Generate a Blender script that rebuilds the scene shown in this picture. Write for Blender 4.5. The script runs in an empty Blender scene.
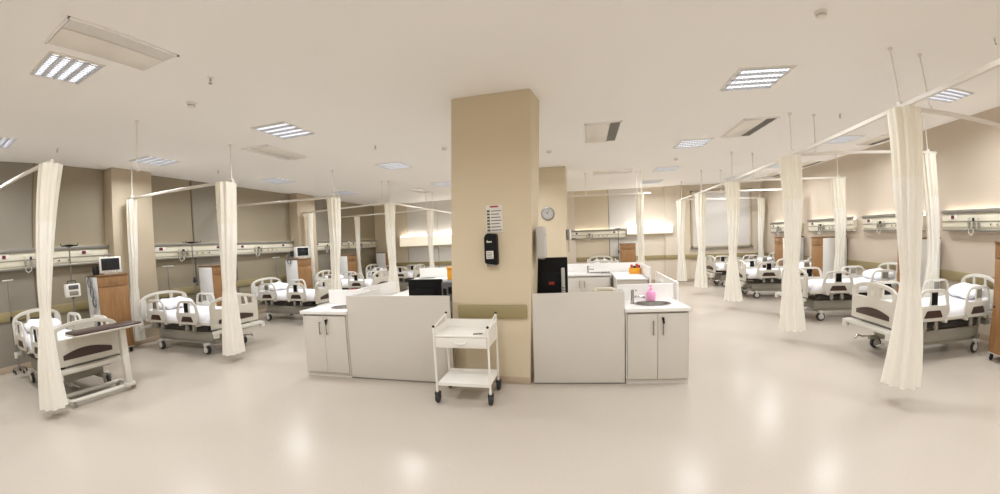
import bpy, bmesh, math, random
from mathutils import Vector, Matrix
random.seed(7)
C = bpy.context.scene.collection
PI = math.pi
LAMP = 38
UPL = 8
ZC = 3.52            # ceiling height
XL, XR, YB = -8.97, 6.39, 14.25

# ------------------------------------------------------------------ materials
def srgb(r, g, b):
    f = lambda c: (c/255/12.92) if c/255 <= .04045 else ((c/255+.055)/1.055)**2.4
    return (f(r), f(g), f(b), 1)

def mat(name, rgb, rough=.5, metal=0, spec=.5, noise=0, nscale=8, bump=0, bscale=200, emit=None, estr=0, alpha=1, trans=0, coat=0):
    m = bpy.data.materials.new(name); m.use_nodes = True
    nt = m.node_tree; p = nt.nodes['Principled BSDF']
    col = srgb(*rgb)
    p.inputs['Base Color'].default_value = col
    p.inputs['Roughness'].default_value = rough
    p.inputs['Metallic'].default_value = metal
    p.inputs['Specular IOR Level'].default_value = spec
    p.inputs['Coat Weight'].default_value = coat
    if trans: p.inputs['Transmission Weight'].default_value = trans
    tc = None
    if noise or bump:
        tc = nt.nodes.new('ShaderNodeTexCoord')
    if noise:
        n = nt.nodes.new('ShaderNodeTexNoise'); n.inputs['Scale'].default_value = nscale; n.inputs['Detail'].default_value = 4
        nt.links.new(tc.outputs['Object'], n.inputs['Vector'])
        r = nt.nodes.new('ShaderNodeMapRange'); r.inputs['To Min'].default_value = 1-noise; r.inputs['To Max'].default_value = 1+noise
        nt.links.new(n.outputs['Fac'], r.inputs['Value'])
        mx = nt.nodes.new('ShaderNodeVectorMath'); mx.operation = 'SCALE'; mx.inputs[0].default_value = col[:3]
        nt.links.new(r.outputs['Result'], mx.inputs['Scale']); nt.links.new(mx.outputs['Vector'], p.inputs['Base Color'])
    if bump:
        n2 = nt.nodes.new('ShaderNodeTexNoise'); n2.inputs['Scale'].default_value = bscale
        nt.links.new(tc.outputs['Object'], n2.inputs['Vector'])
        b = nt.nodes.new('ShaderNodeBump'); b.inputs['Strength'].default_value = bump; b.inputs['Distance'].default_value = .002
        nt.links.new(n2.outputs['Fac'], b.inputs['Height']); nt.links.new(b.outputs['Normal'], p.inputs['Normal'])
    if emit:
        p.inputs['Emission Color'].default_value = srgb(*emit); p.inputs['Emission Strength'].default_value = estr
    return m

def wood_mat(name, c1, c2):
    m = bpy.data.materials.new(name); m.use_nodes = True
    nt = m.node_tree; p = nt.nodes['Principled BSDF']; p.inputs['Roughness'].default_value = .38
    tc = nt.nodes.new('ShaderNodeTexCoord'); mp = nt.nodes.new('ShaderNodeMapping'); mp.inputs['Scale'].default_value = (9, 9, .7)
    w = nt.nodes.new('ShaderNodeTexNoise'); w.inputs['Scale'].default_value = 3; w.inputs['Detail'].default_value = 6; w.inputs['Distortion'].default_value = 1.2
    cr = nt.nodes.new('ShaderNodeValToRGB'); cr.color_ramp.elements[0].color = srgb(*c1); cr.color_ramp.elements[1].color = srgb(*c2)
    cr.color_ramp.elements[0].position = .3; cr.color_ramp.elements[1].position = .7
    nt.links.new(tc.outputs['Object'], mp.inputs['Vector']); nt.links.new(mp.outputs['Vector'], w.inputs['Vector'])
    nt.links.new(w.outputs['Fac'], cr.inputs['Fac']); nt.links.new(cr.outputs['Color'], p.inputs['Base Color'])
    return m

def floor_mat():
    m = bpy.data.materials.new('vinyl_floor'); m.use_nodes = True
    nt = m.node_tree; p = nt.nodes['Principled BSDF']
    tc = nt.nodes.new('ShaderNodeTexCoord')
    n = nt.nodes.new('ShaderNodeTexNoise'); n.inputs['Scale'].default_value = 60; n.inputs['Detail'].default_value = 3
    cr = nt.nodes.new('ShaderNodeValToRGB'); cr.color_ramp.elements[0].color = srgb(186, 176, 163); cr.color_ramp.elements[1].color = srgb(190, 180, 167)
    cr.color_ramp.elements[0].position = .35; cr.color_ramp.elements[1].position = .65
    nt.links.new(tc.outputs['Object'], n.inputs['Vector']); nt.links.new(n.outputs['Fac'], cr.inputs['Fac']); nt.links.new(cr.outputs['Color'], p.inputs['Base Color'])
    p.inputs['Roughness'].default_value = .22
    p.inputs['Specular IOR Level'].default_value = .13
    return m

def fabric_mat(name, rgb, transl=.25):
    m = bpy.data.materials.new(name); m.use_nodes = True
    nt = m.node_tree; p = nt.nodes['Principled BSDF']; out = nt.nodes['Material Output']
    p.inputs['Base Color'].default_value = srgb(*rgb); p.inputs['Roughness'].default_value = .85; p.inputs['Specular IOR Level'].default_value = .15
    tr = nt.nodes.new('ShaderNodeBsdfTranslucent'); tr.inputs['Color'].default_value = srgb(*rgb)
    mx = nt.nodes.new('ShaderNodeMixShader'); mx.inputs['Fac'].default_value = transl
    nt.links.new(p.outputs['BSDF'], mx.inputs[1]); nt.links.new(tr.outputs['BSDF'], mx.inputs[2]); nt.links.new(mx.outputs['Shader'], out.inputs['Surface'])
    tc = nt.nodes.new('ShaderNodeTexCoord'); n = nt.nodes.new('ShaderNodeTexNoise'); n.inputs['Scale'].default_value = 300
    b = nt.nodes.new('ShaderNodeBump'); b.inputs['Strength'].default_value = .15; b.inputs['Distance'].default_value = .001
    nt.links.new(tc.outputs['Object'], n.inputs['Vector']); nt.links.new(n.outputs['Fac'], b.inputs['Height']); nt.links.new(b.outputs['Normal'], p.inputs['Normal'])
    return m

M = {}
M['floor'] = floor_mat()
M['ceil'] = mat('ceiling_paint', (248, 246, 243), .9, noise=.012, nscale=1.5)
M['wall'] = mat('cream_wall_paint', (221, 209, 192), .7, noise=.012, nscale=2)
M['column'] = mat('beige_column_paint', (190, 175, 151), .7, noise=.012, nscale=2)
M['pillar'] = mat('tan_pillar_paint', (221, 206, 178), .65, noise=.012, nscale=2)
M['wall_tan'] = mat('tan_wall_paint', (204, 190, 172), .7, noise=.012, nscale=2)
M['taupe_lit_tone'] = mat('taupe_panel_lit_tone', (214, 200, 176), .6, noise=.012, nscale=2)  # lighter copy of the taupe panel; back-wall brightness painted into the colour
M['grey_lit_tone'] = mat('grey_panel_lit_tone', (216, 212, 204), .6, noise=.012, nscale=2)  # grey panel lightened likewise, the light at the back put into its colour
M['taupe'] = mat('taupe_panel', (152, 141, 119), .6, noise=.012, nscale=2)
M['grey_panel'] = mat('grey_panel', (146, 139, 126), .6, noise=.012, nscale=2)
M['bumper'] = mat('olive_wall_guard', (156, 142, 102), .5, noise=.02)
M['blind'] = mat('pale_blind', (212, 207, 200), .6, noise=.01, nscale=2)
M['seam'] = mat('seam_strip', (118, 104, 82), .6)
M['base'] = mat('cove_base', (184, 165, 142), .45)
M['laminate'] = mat('white_laminate', (212, 206, 196), .35, noise=.008, nscale=3)
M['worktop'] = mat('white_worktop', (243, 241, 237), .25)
M['white'] = mat('white_plastic', (238, 235, 228), .4)
M['white_metal'] = mat('white_painted_metal', (236, 232, 224), .35)
M['bed'] = mat('bed_plastic', (205, 199, 186), .4)
M['bed_lite'] = mat('bed_light_plastic', (214, 210, 200), .4)
M['bed_grey'] = mat('bed_base_grey', (150, 145, 132), .45)
M['dark'] = mat('dark_mechanism', (52, 48, 45), .5)
M['brown'] = mat('dark_brown_inlay', (62, 42, 36), .35)
M['black'] = mat('black_plastic', (8, 8, 9), .5, spec=.25)
M['tyre'] = mat('dark_tyre', (48, 48, 50), .6)
M['chrome'] = mat('chrome', (200, 200, 200), .18, metal=1)
M['steel'] = mat('brushed_steel', (150, 148, 142), .35, metal=1)
M['alu'] = mat('grey_aluminium', (150, 147, 140), .4, metal=.6)
M['sheet'] = mat('white_sheet', (240, 239, 242), .9, spec=.1, bump=.3, bscale=30)
M['wood'] = wood_mat('locker_wood', (136, 98, 58), (166, 124, 80))
M['wood_trim'] = wood_mat('locker_wood_edge', (116, 82, 50), (138, 100, 64))
M['locker_white'] = mat('locker_white', (238, 237, 235), .45)
M['fabric'] = fabric_mat('curtain_fabric', (247, 243, 233))
M['net'] = fabric_mat('curtain_net', (245, 240, 227), .35)
M['headwall'] = mat('headwall_cream', (228, 222, 202), .4)
M['led'] = mat('red_digits', (92, 26, 22), .4, emit=(220, 40, 25), estr=.06)
M['led_off'] = mat('indicator_window', (50, 20, 18), .3)
M['screen'] = mat('screen_glass', (30, 33, 38), .15)
M['red'] = mat('red_plastic', (196, 70, 48), .5)
M['orange'] = mat('orange_plastic', (232, 160, 40), .5)
M['pink'] = mat('pink_plastic', (244, 140, 196), .35)
M['paper'] = mat('paper', (232, 228, 220), .8)
M['ink'] = mat('ink_lines', (90, 88, 86), .8)
M['teal'] = mat('olive_print', (96, 100, 84), .8)
M['redink'] = mat('red_print', (170, 60, 55), .8)
M['tube'] = mat('fluorescent_tube', (250, 250, 250), .4, emit=(240, 243, 255), estr=1.3)
M['reflector'] = mat('louvre_reflector', (236, 236, 234), .4)
M['louvre'] = mat('louvre_blade', (214, 217, 222), .3, metal=.25)
M['uplight'] = mat('lit_diffuser', (255, 250, 238), .5, emit=(255, 248, 238), estr=8)
M['uplight_low'] = mat('low_uplight', (255, 250, 238), .5, emit=(255, 248, 238), estr=UPL*.3)
M['uplight_soft'] = mat('soft_uplight', (255, 250, 238), .5, emit=(255, 248, 238), estr=UPL)
M['lit_front'] = mat('glowing_front', (255, 250, 238), .5, emit=(255, 238, 208), estr=.55)
M['grille'] = mat('grille_grey', (140, 135, 127), .5)
M['slot'] = mat('pale_slot', (186, 178, 166), .6)
M['plate'] = mat('vent_cover', (236, 231, 223), .25)
M['pink2'] = mat('pink_plastic_pale', (255, 176, 222), .3)
M['cover'] = mat('grey_white_cover', (196, 193, 188), .4)
M['hose'] = mat('hose_grey', (130, 130, 132), .5)
M['beige_device'] = mat('beige_device', (214, 206, 184), .5)
M['device_grey'] = mat('device_grey', (92, 92, 92), .5)
M['rail'] = mat('white_rail', (224, 217, 206), .35)

# ------------------------------------------------------------------ geometry helpers
class MB:
    def __init__(s): s.bm = bmesh.new()
    def _xf(s, vs, mtx):
        if mtx is not None:
            for v in vs: v.co = mtx @ v.co
        return vs
    def box(s, x0, x1, y0, y1, z0, z1, bev=0, seg=2, mtx=None):
        b = bmesh.new()
        r = bmesh.ops.create_cube(b, size=1)
        for v in b.verts: v.co = Vector(((x0+x1)/2+v.co.x*(x1-x0), (y0+y1)/2+v.co.y*(y1-y0), (z0+z1)/2+v.co.z*(z1-z0)))
        if bev: bmesh.ops.bevel(b, geom=b.edges[:], offset=bev, segments=seg, affect='EDGES', profile=.5)
        return s.merge(b, mtx)
    def merge(s, b, mtx=None):
        if mtx is not None: bmesh.ops.transform(b, matrix=mtx, verts=b.verts[:])
        me = bpy.data.meshes.new('tmp'); b.to_mesh(me); b.free(); s.bm.from_mesh(me); bpy.data.meshes.remove(me); return s
    def mesh(s, me, mtx=None):
        b = bmesh.new(); b.from_mesh(me); return s.merge(b, mtx)
    def cyl(s, p0, p1, r, seg=12, r2=None):
        p0, p1 = Vector(p0), Vector(p1); d = p1-p0
        b = bmesh.new(); bmesh.ops.create_cone(b, cap_ends=True, segments=seg, radius1=r, radius2=r if r2 is None else r2, depth=d.length)
        q = Vector((0, 0, 1)).rotation_difference(d.normalized()).to_matrix().to_4x4()
        return s.merge(b, Matrix.Translation((p0+p1)/2) @ q)
    def sphere(s, c, r, sc=(1, 1, 1), seg=14):
        b = bmesh.new(); bmesh.ops.create_uvsphere(b, u_segments=seg, v_segments=max(6, seg//2+1), radius=r)
        return s.merge(b, Matrix.Translation(c) @ Matrix.Diagonal((*sc, 1)))
    def tube(s, pts, r, seg=8, closed=False):
        pts = [Vector(p) for p in pts]; n = len(pts); b = bmesh.new(); rings = []
        up = Vector((0, 0, 1)); prev = None
        for i, p in enumerate(pts):
            if closed: t = (pts[(i+1) % n]-pts[i-1]).normalized()
            else: t = (pts[min(i+1, n-1)]-pts[max(i-1, 0)]).normalized()
            if prev is None:
                a = t.cross(up);
                if a.length < .05: a = t.cross(Vector((1, 0, 0)))
                a.normalize()
            else:
                a = (prev-t*prev.dot(t)); a.normalize()
            prev = a; c = t.cross(a)
            rings.append([b.verts.new(p+a*r*math.cos(2*PI*k/seg)+c*r*math.sin(2*PI*k/seg)) for k in range(seg)])
        m = n if closed else n-1
        for i in range(m):
            A, B = rings[i], rings[(i+1) % n]
            for k in range(seg): b.faces.new((A[k], A[(k+1) % seg], B[(k+1) % seg], B[k]))
        if not closed:
            b.faces.new(rings[0][::-1]); b.faces.new(rings[-1])
        bmesh.ops.recalc_face_normals(b, faces=b.faces[:])
        return s.merge(b)
    def lathe(s, prof, seg=20, c=(0, 0, 0), mtx=None, caps=True):
        b = bmesh.new(); rings = []
        for r, z in prof:
            rings.append([b.verts.new((c[0]+max(r, 1e-4)*math.cos(2*PI*k/seg), c[1]+max(r, 1e-4)*math.sin(2*PI*k/seg), c[2]+z)) for k in range(seg)])
        for A, B in zip(rings, rings[1:]):
            for k in range(seg): b.faces.new((A[k], A[(k+1) % seg], B[(k+1) % seg], B[k]))
        if caps: b.faces.new(rings[0][::-1]); b.faces.new(rings[-1])
        bmesh.ops.recalc_face_normals(b, faces=b.faces[:])
        return s.merge(b, mtx)
    def build(s, name, m, parent=None, smooth=True, angle=40):
        me = bpy.data.meshes.new(name)
        if smooth:
            for f in s.bm.faces: f.smooth = True
            for e in s.bm.edges:
                if len(e.link_faces) == 2 and e.calc_face_angle(0) > math.radians(angle): e.smooth = False
        s.bm.to_mesh(me); s.bm.free()
        me.materials.append(m)
        o = bpy.data.objects.new(name, me); C.objects.link(o)
        if parent is not None: o.parent = parent
        return o

def rpoly(pts, r, n=5):
    """round the corners of a 2D polygon"""
    out = []; N = len(pts)
    for i in range(N):
        rr = r[i] if isinstance(r, (list, tuple)) else r
        p = Vector(pts[i]); a = Vector(pts[i-1]); c = Vector(pts[(i+1) % N])
        u = (a-p); v = (c-p); l = min(rr, u.length*.45, v.length*.45); u.normalize(); v.normalize()
        p0, p1 = p+u*l, p+v*l
        for k in range(n+1):
            t = k/n; out.append(tuple(p0*(1-t)**2+p*2*t*(1-t)+p1*t*t))
    return out

def plate(outline, holes, thick, bev=.004, mtx=None):
    """extruded 2D outline with holes; local XY plane, thickness along Z"""
    cu = bpy.data.curves.new('tmp', 'CURVE'); cu.dimensions = '2D'; cu.fill_mode = 'BOTH'
    cu.extrude = max(thick/2-bev, 1e-4); cu.bevel_depth = bev; cu.bevel_resolution = 1; cu.offset = -bev
    for pts in [outline]+list(holes):
        sp = cu.splines.new('POLY'); sp.points.add(len(pts)-1); sp.use_cyclic_u = True
        for q, p in zip(sp.points, pts): q.co = (p[0], p[1], 0, 1)
    o = bpy.data.objects.new('tmp', cu); C.objects.link(o)
    dg = bpy.context.evaluated_depsgraph_get(); dg.update()
    me = bpy.data.meshes.new_from_object(o.evaluated_get(dg))
    bpy.data.objects.remove(o); bpy.data.curves.remove(cu)
    b = bmesh.new(); b.from_mesh(me); bpy.data.meshes.remove(me)
    bmesh.ops.remove_doubles(b, verts=b.verts[:], dist=1e-5)
    m = MB(); m.merge(b, mtx); return m

YZ = Matrix(((0, 0, 1, 0), (1, 0, 0, 0), (0, 1, 0, 0), (0, 0, 0, 1)))      # plate (a,b) -> (y,z), thickness along x
XZ = Matrix(((1, 0, 0, 0), (0, 0, -1, 0), (0, 1, 0, 0), (0, 0, 0, 1)))     # plate (a,b) -> (x,z), thickness along y

def thing(name, label, cat, loc=(0, 0, 0), rz=0, group=None):
    o = bpy.data.objects.new(name, None); C.objects.link(o); o.empty_display_size = .1
    o.location = loc; o.rotation_euler = (0, 0, rz)
    return tag(o, label, cat, group)
def tag(o, label, cat, group=None):
    o['label'] = label; o['category'] = cat
    if group: o['group'] = group
    return o
def struct(o):
    o['kind'] = 'structure'; return o
def lab(o, text): o['label'] = text; return o
def dup(root, loc, rz=None, label=None, group=None):
    r = root.copy(); C.objects.link(r); r.location = loc
    if rz is not None: r.rotation_euler = (0, 0, rz)
    if label: r['label'] = label
    if group: r['group'] = group
    for ch in list(root.children):
        c = ch.copy(); C.objects.link(c); c.parent = r
        for g in list(ch.children):
            d = g.copy(); C.objects.link(d); d.parent = c
    return r

# ------------------------------------------------------------------ room shell
YF = -4.2
def shell():
    struct(MB().box(XL-.2, XR+.2, YF-.2, YB+.2, -.12, 0).build('floor', M['floor']))
    struct(MB().box(XL-.2, XR+.2, YF-.2, YB+.2, ZC, ZC+.12).build('ceiling', M['ceil']))
    struct(MB().box(XL-.2, XL, YF-.2, YB+.2, 0, ZC).build('wall_left', M['wall']))
    struct(MB().box(XR, XR+.2, YF-.2, YB+.2, 0, ZC).build('wall_right', M['wall_tan']))
    struct(MB().box(XL, XR, YB, YB+.2, 0, ZC).build('wall_back', M['wall']))
    struct(MB().box(XL, XR, YF-.2, YF, 0, ZC).build('wall_front', M['wall']))
    # columns along the left wall, and two on the back wall
    for y0, y1 in ((-.5, .3), (4.32, 5.14), (9.35, 10.15)):
        struct(MB().box(XL, -8.6, y0, y1, 0, ZC, .008).build('column', M['column']))
    for x0, x1 in ((2.97, 3.53), (-.78, -.31)):
        struct(MB().box(x0, x1, YB-.12, YB, 0, ZC, .008).build('column', M['wall']))
    # recessed panels between the columns (left wall) and on the back wall
    n = 1
    def trim(mb, m):
        nonlocal n
        o = struct(mb.build('trim_%d' % n, m)); n += 1; return o
    xs = XL+.05
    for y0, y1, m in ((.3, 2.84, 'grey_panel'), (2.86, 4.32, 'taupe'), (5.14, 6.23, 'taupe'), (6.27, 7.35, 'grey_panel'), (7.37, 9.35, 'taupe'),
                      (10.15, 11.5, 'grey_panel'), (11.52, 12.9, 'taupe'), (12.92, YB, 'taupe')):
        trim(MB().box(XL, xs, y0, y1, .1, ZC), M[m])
    for x0, x1, m in ((-8.9, -7.3, 'taupe_lit_tone'), (-7.28, -5.9, 'grey_lit_tone'), (-5.88, -3.2, 'grey_lit_tone'), (-3.18, -.78, 'taupe_lit_tone'), (-.31, .95, 'taupe_lit_tone'), (.97, 2.11, 'grey_lit_tone'), (2.13, 2.97, 'wall'), (3.53, 3.88, 'taupe_lit_tone')):
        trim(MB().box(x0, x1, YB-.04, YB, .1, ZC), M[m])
    # seam battens between the panels
    for y in (2.85, 6.25, 7.36, 11.51): trim(MB().box(XL, xs+.012, y-.012, y+.012, .1, ZC), M['seam'])
    for x in (.96,): trim(MB().box(x-.008, x+.008, YB-.05, YB, .1, ZC), M['seam'])
    # wall guards
    zt, zb = 1.0, .84
    for y0, y1 in ((.3, 4.32), (5.14, 9.35), (10.15, YB)): trim(MB().box(XL, xs+.03, y0, y1, zb, zt, .012), M['bumper'])
    trim(MB().box(XR-.035, XR, YF, YB, zb, zt, .012), M['bumper'])
    for x0, x1 in ((XL, -.78), (-.31, 2.97), (3.53, XR)): trim(MB().box(x0, x1, YB-.075, YB, zb, zt, .012), M['bumper'])
    trim(MB().box(2.97, 3.53, YB-.15, YB-.1, zb, zt, .012), M['bumper'])
    # cove skirting
    def baseb(name, mb): struct(mb.build(name, M['base']))
    m = MB(); m.box(XL, XL+.062, YF, YB, 0, .1, .006)
    for y0, y1 in ((4.32, 5.14), (9.35, 10.15)): m.box(XL, -8.588, y0-.012, y1+.012, 0, .1, .006)
    baseb('baseboard_left', m)
    baseb('baseboard_right', MB().box(XR-.015, XR, YF, YB, 0, .1, .006))
    m = MB(); m.box(XL, XR, YB-.052, YB, 0, .1, .006)
    for x0, x1 in ((2.97, 3.53), (-.78, -.31)): m.box(x0-.01, x1+.01, YB-.132, YB, 0, .1, .006)
    baseb('baseboard_back', m)
    # framed blind on the back wall near the right corner
    m = MB()
    x0, x1, z0, z1 = 3.9, 6.0, 1.24, 3.3
    for a in ((x0, x0+.07, z0, z1), (x1-.07, x1, z0, z1), (x0, x1, z0, z0+.06), (x0, x1, z1-.06, z1)):
        m.box(a[0], a[1], YB-.06, YB, a[2], a[3], .008)
    trim(m, M['column'])
    trim(MB().box(x0+.06, x1-.06, YB-.03, YB, z0+.05, z1-.05), M['blind'])
    trim(MB().box(x0-.03, x1+.03, YB-.1, YB, z0-.05, z0, .008), M['alu'])
    # two square pillars in the middle of the ward (they stand a touch off plumb in the photograph)
    def pillar(x0, x1, y0, y1, lean, skew=0):
        b = MB().box(x0, x1, y0, y1, 0, ZC, .006)
        for v in b.bm.verts: v.co.x += lean*v.co.z/ZC + (skew*v.co.z/ZC if v.co.x > (x0+x1)/2 and v.co.y > (y0+y1)/2 else 0)
        return struct(b.build('pillar', M['pillar']))
    pillar(-1.65, -.67, 4.24, 4.66, .13, .06)
    pillar(-1.9, -.49, 9.1, 9.55, .1, .03)
    for x0, x1, y0, y1 in ((-1.65, -.67, 4.24, 4.66), (-1.9, -.49, 9.1, 9.55)):
        trim(MB().box(x0-.008, x1+.008, y0-.008, y1+.008, 0, .09, .004), M['base'])
    trim(MB().box(-1.53, -.68, 4.195, 4.24, .83, .99, .012), M['bumper'])
shell()

# ------------------------------------------------------------------ hospital bed
def make_bed(label):
    t = thing('hospital_bed', label, 'bed', group='hospital beds')
    L = 2.1
    # chassis
    m = MB(); m.box(.28, 1.84, -.3, .3, .21, .385, .025); m.box(.2, 1.95, -.27, -.21, .17, .23, .008); m.box(.2, 1.95, .21, .27, .17, .23, .008)
    m.build('chassis', M['bed_grey'], t)
    m = MB()
    for x in (.62, 1.48): m.box(x-.09, x+.09, -.16, .16, .37, .53, .015)
    m.box(.35, 1.8, -.34, -.28, .41, .49, .01); m.box(.35, 1.8, .28, .34, .41, .49, .01)
    m.cyl((.55, -.2, .42), (1.0, -.2, .5), .03); m.cyl((1.55, .2, .42), (1.05, .2, .5), .03)
    m.box(.95, 1.2, -.36, .36, .43, .5, .02)
    m.build('lift_mechanism', M['dark'], t)
    # casters
    for x in (.42, 1.75):
        for y in (-.36, .36):
            k = MB(); k.lathe([(.03, -.028), (.075, -.026), (.084, -.012), (.084, .012), (.075, .026), (.03, .028)], 20, mtx=Matrix.Translation((x, y, .085)) @ Matrix.Rotation(PI/2, 4, 'X'))
            w = k.build('caster', M['tyre'], t)
            h = MB()
            for s in (-1, 1): h.cyl((x, y+s*.028, .085), (x, y+s*.034, .085), .052, 16)
            h.cyl((x, y-.034, .085), (x, y+.034, .085), .02, 10)
            h.box(x-.035, x+.035, y-.045, y+.045, .15, .2, .012)
            for s in (-1, 1): h.box(x-.02, x+.02, y+s*.036-.004, y+s*.036+.004, .08, .17)
            h.build('wheel_hub', M['bed_lite'], w)
    # deck
    m = MB(); m.box(.08, 2.0, -.44, .44, .53, .585, .015)
    for x in (.3, .75, 1.2, 1.65): m.box(x, x+.05, -.47, .47, .505, .545, .01)
    m.build('deck', M['bed_lite'], t)
    # mattress with raised back section
    b = bmesh.new()
    NX, NY = 26, 12
    def prof(x): return .06*max(0, 1-x/.75)**1.3
    top, bot = [], []
    for i in range(NX+1):
        x = .09+1.88*i/NX; rt, rb = [], []
        for j in range(NY+1):
            v = j/NY*2-1; y = .425*v
            e = min(1, min((x-.09), (1.97-x))/.05); e2 = min(1, (1-abs(v))/.1)
            rnd = (1-(1-e)**2)**.5*(1-(1-e2)**2)**.5 if e > 0 and e2 > 0 else 0
            rt.append(b.verts.new((x, y, .585+.045+.085*rnd+prof(x)+.004*math.sin(7*x+3*y)))); rb.append(b.verts.new((x, y, .585+prof(x)*.5)))
        top.append(rt); bot.append(rb)
    for i in range(NX):
        for j in range(NY):
            b.faces.new((top[i][j], top[i+1][j], top[i+1][j+1], top[i][j+1])); b.faces.new((bot[i][j], bot[i][j+1], bot[i+1][j+1], bot[i+1][j]))
        b.faces.new((top[i][0], bot[i][0], bot[i+1][0], top[i+1][0])); b.faces.new((top[i][NY], top[i+1][NY], bot[i+1][NY], bot[i][NY]))
    for j in range(NY):
        b.faces.new((top[0][j], top[0][j+1], bot[0][j+1], bot[0][j])); b.faces.new((top[NX][j], bot[NX][j], bot[NX][j+1], top[NX][j+1]))
    bmesh.ops.recalc_face_normals(b, faces=b.faces[:])
    m = MB(); m.merge(b); lab(m.build('mattress', M['sheet'], t, angle=70), 'mattress under a white sheet')
    # pillow
    b = bmesh.new(); bmesh.ops.create_uvsphere(b, u_segments=28, v_segments=16, radius=1)
    for v in b.verts:
        x, y, z = v.co
        sx = math.copysign(abs(x)**.6, x); sy = math.copysign(abs(y)**.55, y)
        e = max(0, 1-.55*(abs(sx)**4+abs(sy)**4)/2)
        v.co = Vector((.36+.2*sx, .32*sy, .83+.085*z*e+.012*math.sin(9*y+4*x)-.07*(sx*.5)))
    m = MB(); m.merge(b); m.build('pillow', M['sheet'], t, angle=180)
    # headboard: arched frame with openings, over a solid lower panel
    def arch(w, z0, zs, za, n=14):
        pts = [(-w, z0), (w, z0), (w, zs)]
        pts += [(w*math.cos(PI*k/n), zs+(za-zs)*math.sin(PI*k/n)**.8) for k in range(1, n)]
        pts.append((-w, zs)); return pts
    out = arch(.47, .56, .87, 1.06)
    def slot(y0, y1, z0, f):
        pts = [(y0, z0), (y1, z0)]
        for k in range(7):
            y = y1+(y0-y1)*k/6; pts.append((y, f(y)))
        return pts
    fa = lambda y: .87+.19*max(0, 1-(y/.47)**2)**.4-.055
    h = [slot(-.36, -.17, .86, fa), slot(-.11, .11, .89, fa), slot(.17, .36, .86, fa)]
    mm = plate(out, h, .04, .008, Matrix.Translation((.02, 0, 0)) @ YZ); hb = mm.build('headboard', M['bed_lite'], t)
    # footboard: arched top, two hand holes, dark inlay
    out = arch(.46, .47, .86, 1.015)
    fo = lambda y: .86+.15*max(0, 1-(y/.46)**2)**.4-.05
    h = [slot(-.37, -.13, .805, fo), slot(.13, .37, .805, fo)]
    mm = plate(out, h, .045, .01, Matrix.Translation((L-.03, 0, 0)) @ YZ); fb = mm.build('footboard', M['bed'], t)
    pts = [(-.34, .55), (.34, .55)]+[(.34-.68*k/10, .61+.06*math.sin(PI*k/10)) for k in range(11)]
    plate(pts, [], .012, .003, Matrix.Translation((L-.004, 0, 0)) @ YZ).build('inlay_panel', M['brown'], fb)
    m = MB(); m.box(L-.012, L-.002, -.045, .045, .83, .91, .004); m.build('label_plate', M['bed_lite'], fb)
    # end bumpers with rounded ends
    for nm, x0, x1 in (('foot_bumper', L-.02, L+.1), ('head_bumper', -.1, .0)):
        pl = rpoly([(x0, -.49), (x1, -.47), (x1, .47), (x0, .49)], .06, 5)
        plate(pl, [], .055, .012, Matrix.Translation((0, 0, .42 if nm[0] == 'f' else .4))).build(nm, M['bed_lite'], t)
    # corner rollers
    for x in (-.07, L+.07):
        for y in (-.46, .46):
            m = MB(); m.cyl((x, y, .34), (x, y, .43), .045, 14); m.build('corner_roller', M['bed_lite'], t)
    for x0, x1, x2, x3 in ((.0, .14, .05, .12), (L-.14, L, L-.12, L-.05)):
        m = MB(); m.box(x0, x1, -.3, .3, .36, .42, .01); m.box(x2, x3, -.3, .3, .4, .55, .01); m.build('end_frame', M['bed_grey'], t)
    # brake pedal bars at the foot end
    for y in (-.3, .3):
        m = MB(); m.tube([(1.8, y, .2), (2.02, y, .2), (2.1, y*.9, .235), (2.17, y*.75, .2)], .012); m.build('brake_pedal', M['chrome'], t)
    # side rails, two each side
    for s in (-1, 1):
        for x0, nm, w in ((.26, 0, .64), (1.2, 1, .62)):
            o = rpoly([(x0+.09, .55), (x0+w-.09, .55), (x0+w, .66), (x0+w-.07, .965), (x0+.07, .965), (x0, .66)], [.05, .05, .07, .13, .13, .07])
            if nm == 0:
                hs = [rpoly([(x0+.07, .76), (x0+.24, .76), (x0+.25, .925), (x0+.105, .925)], [.02, .02, .02, .07]), rpoly([(x0+w-.24, .76), (x0+w-.07, .76), (x0+w-.105, .925), (x0+w-.25, .925)], [.02, .02, .07, .02])]
            else:
                hs = [rpoly([(x0+.07, .75), (x0+.24, .75), (x0+.255, .925), (x0+.11, .925)], [.02, .02, .02, .07]), rpoly([(x0+w-.24, .75), (x0+w-.07, .75), (x0+w-.11, .925), (x0+w-.255, .925)], [.02, .02, .07, .02])]
            mm = plate(o, hs, .032, .008, Matrix.Translation((0, s*.49, 0)) @ XZ); r = mm.build('side_rail', M['bed_lite'], t)
            mid = x0+w/2
            pl = rpoly([(mid-.17, .595), (mid+.17, .595), (mid+.12, .69), (mid-.12, .69)], .02)
            plate(pl, [], .04, .004, Matrix.Translation((0, s*.49, 0)) @ XZ).build('grip_recess', M['brown'], r)
            if nm == 1:
                m = MB(); m.box(mid-.055, mid+.055, s*.49-.02, s*.49+.02, .76, .925, .006); m.build('control_panel', M['black'], r)
            else:
                m = MB(); m.box(mid-.06, mid+.06, s*.49-.019, s*.49+.019, .8, .92, .006); m.build('control_panel', M['alu'], r)
            for xx in (mid-.1, mid+.1):
                m = MB(); m.box(xx-.025, xx+.025, s*.455-.02, s*.455+.02, .42, .66, .01); m.cyl((xx, s*.43, .46), (xx, s*.48, .46), .024, 12)
                m.build('rail_bracket', M['bed_grey'], r)
    return t

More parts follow.
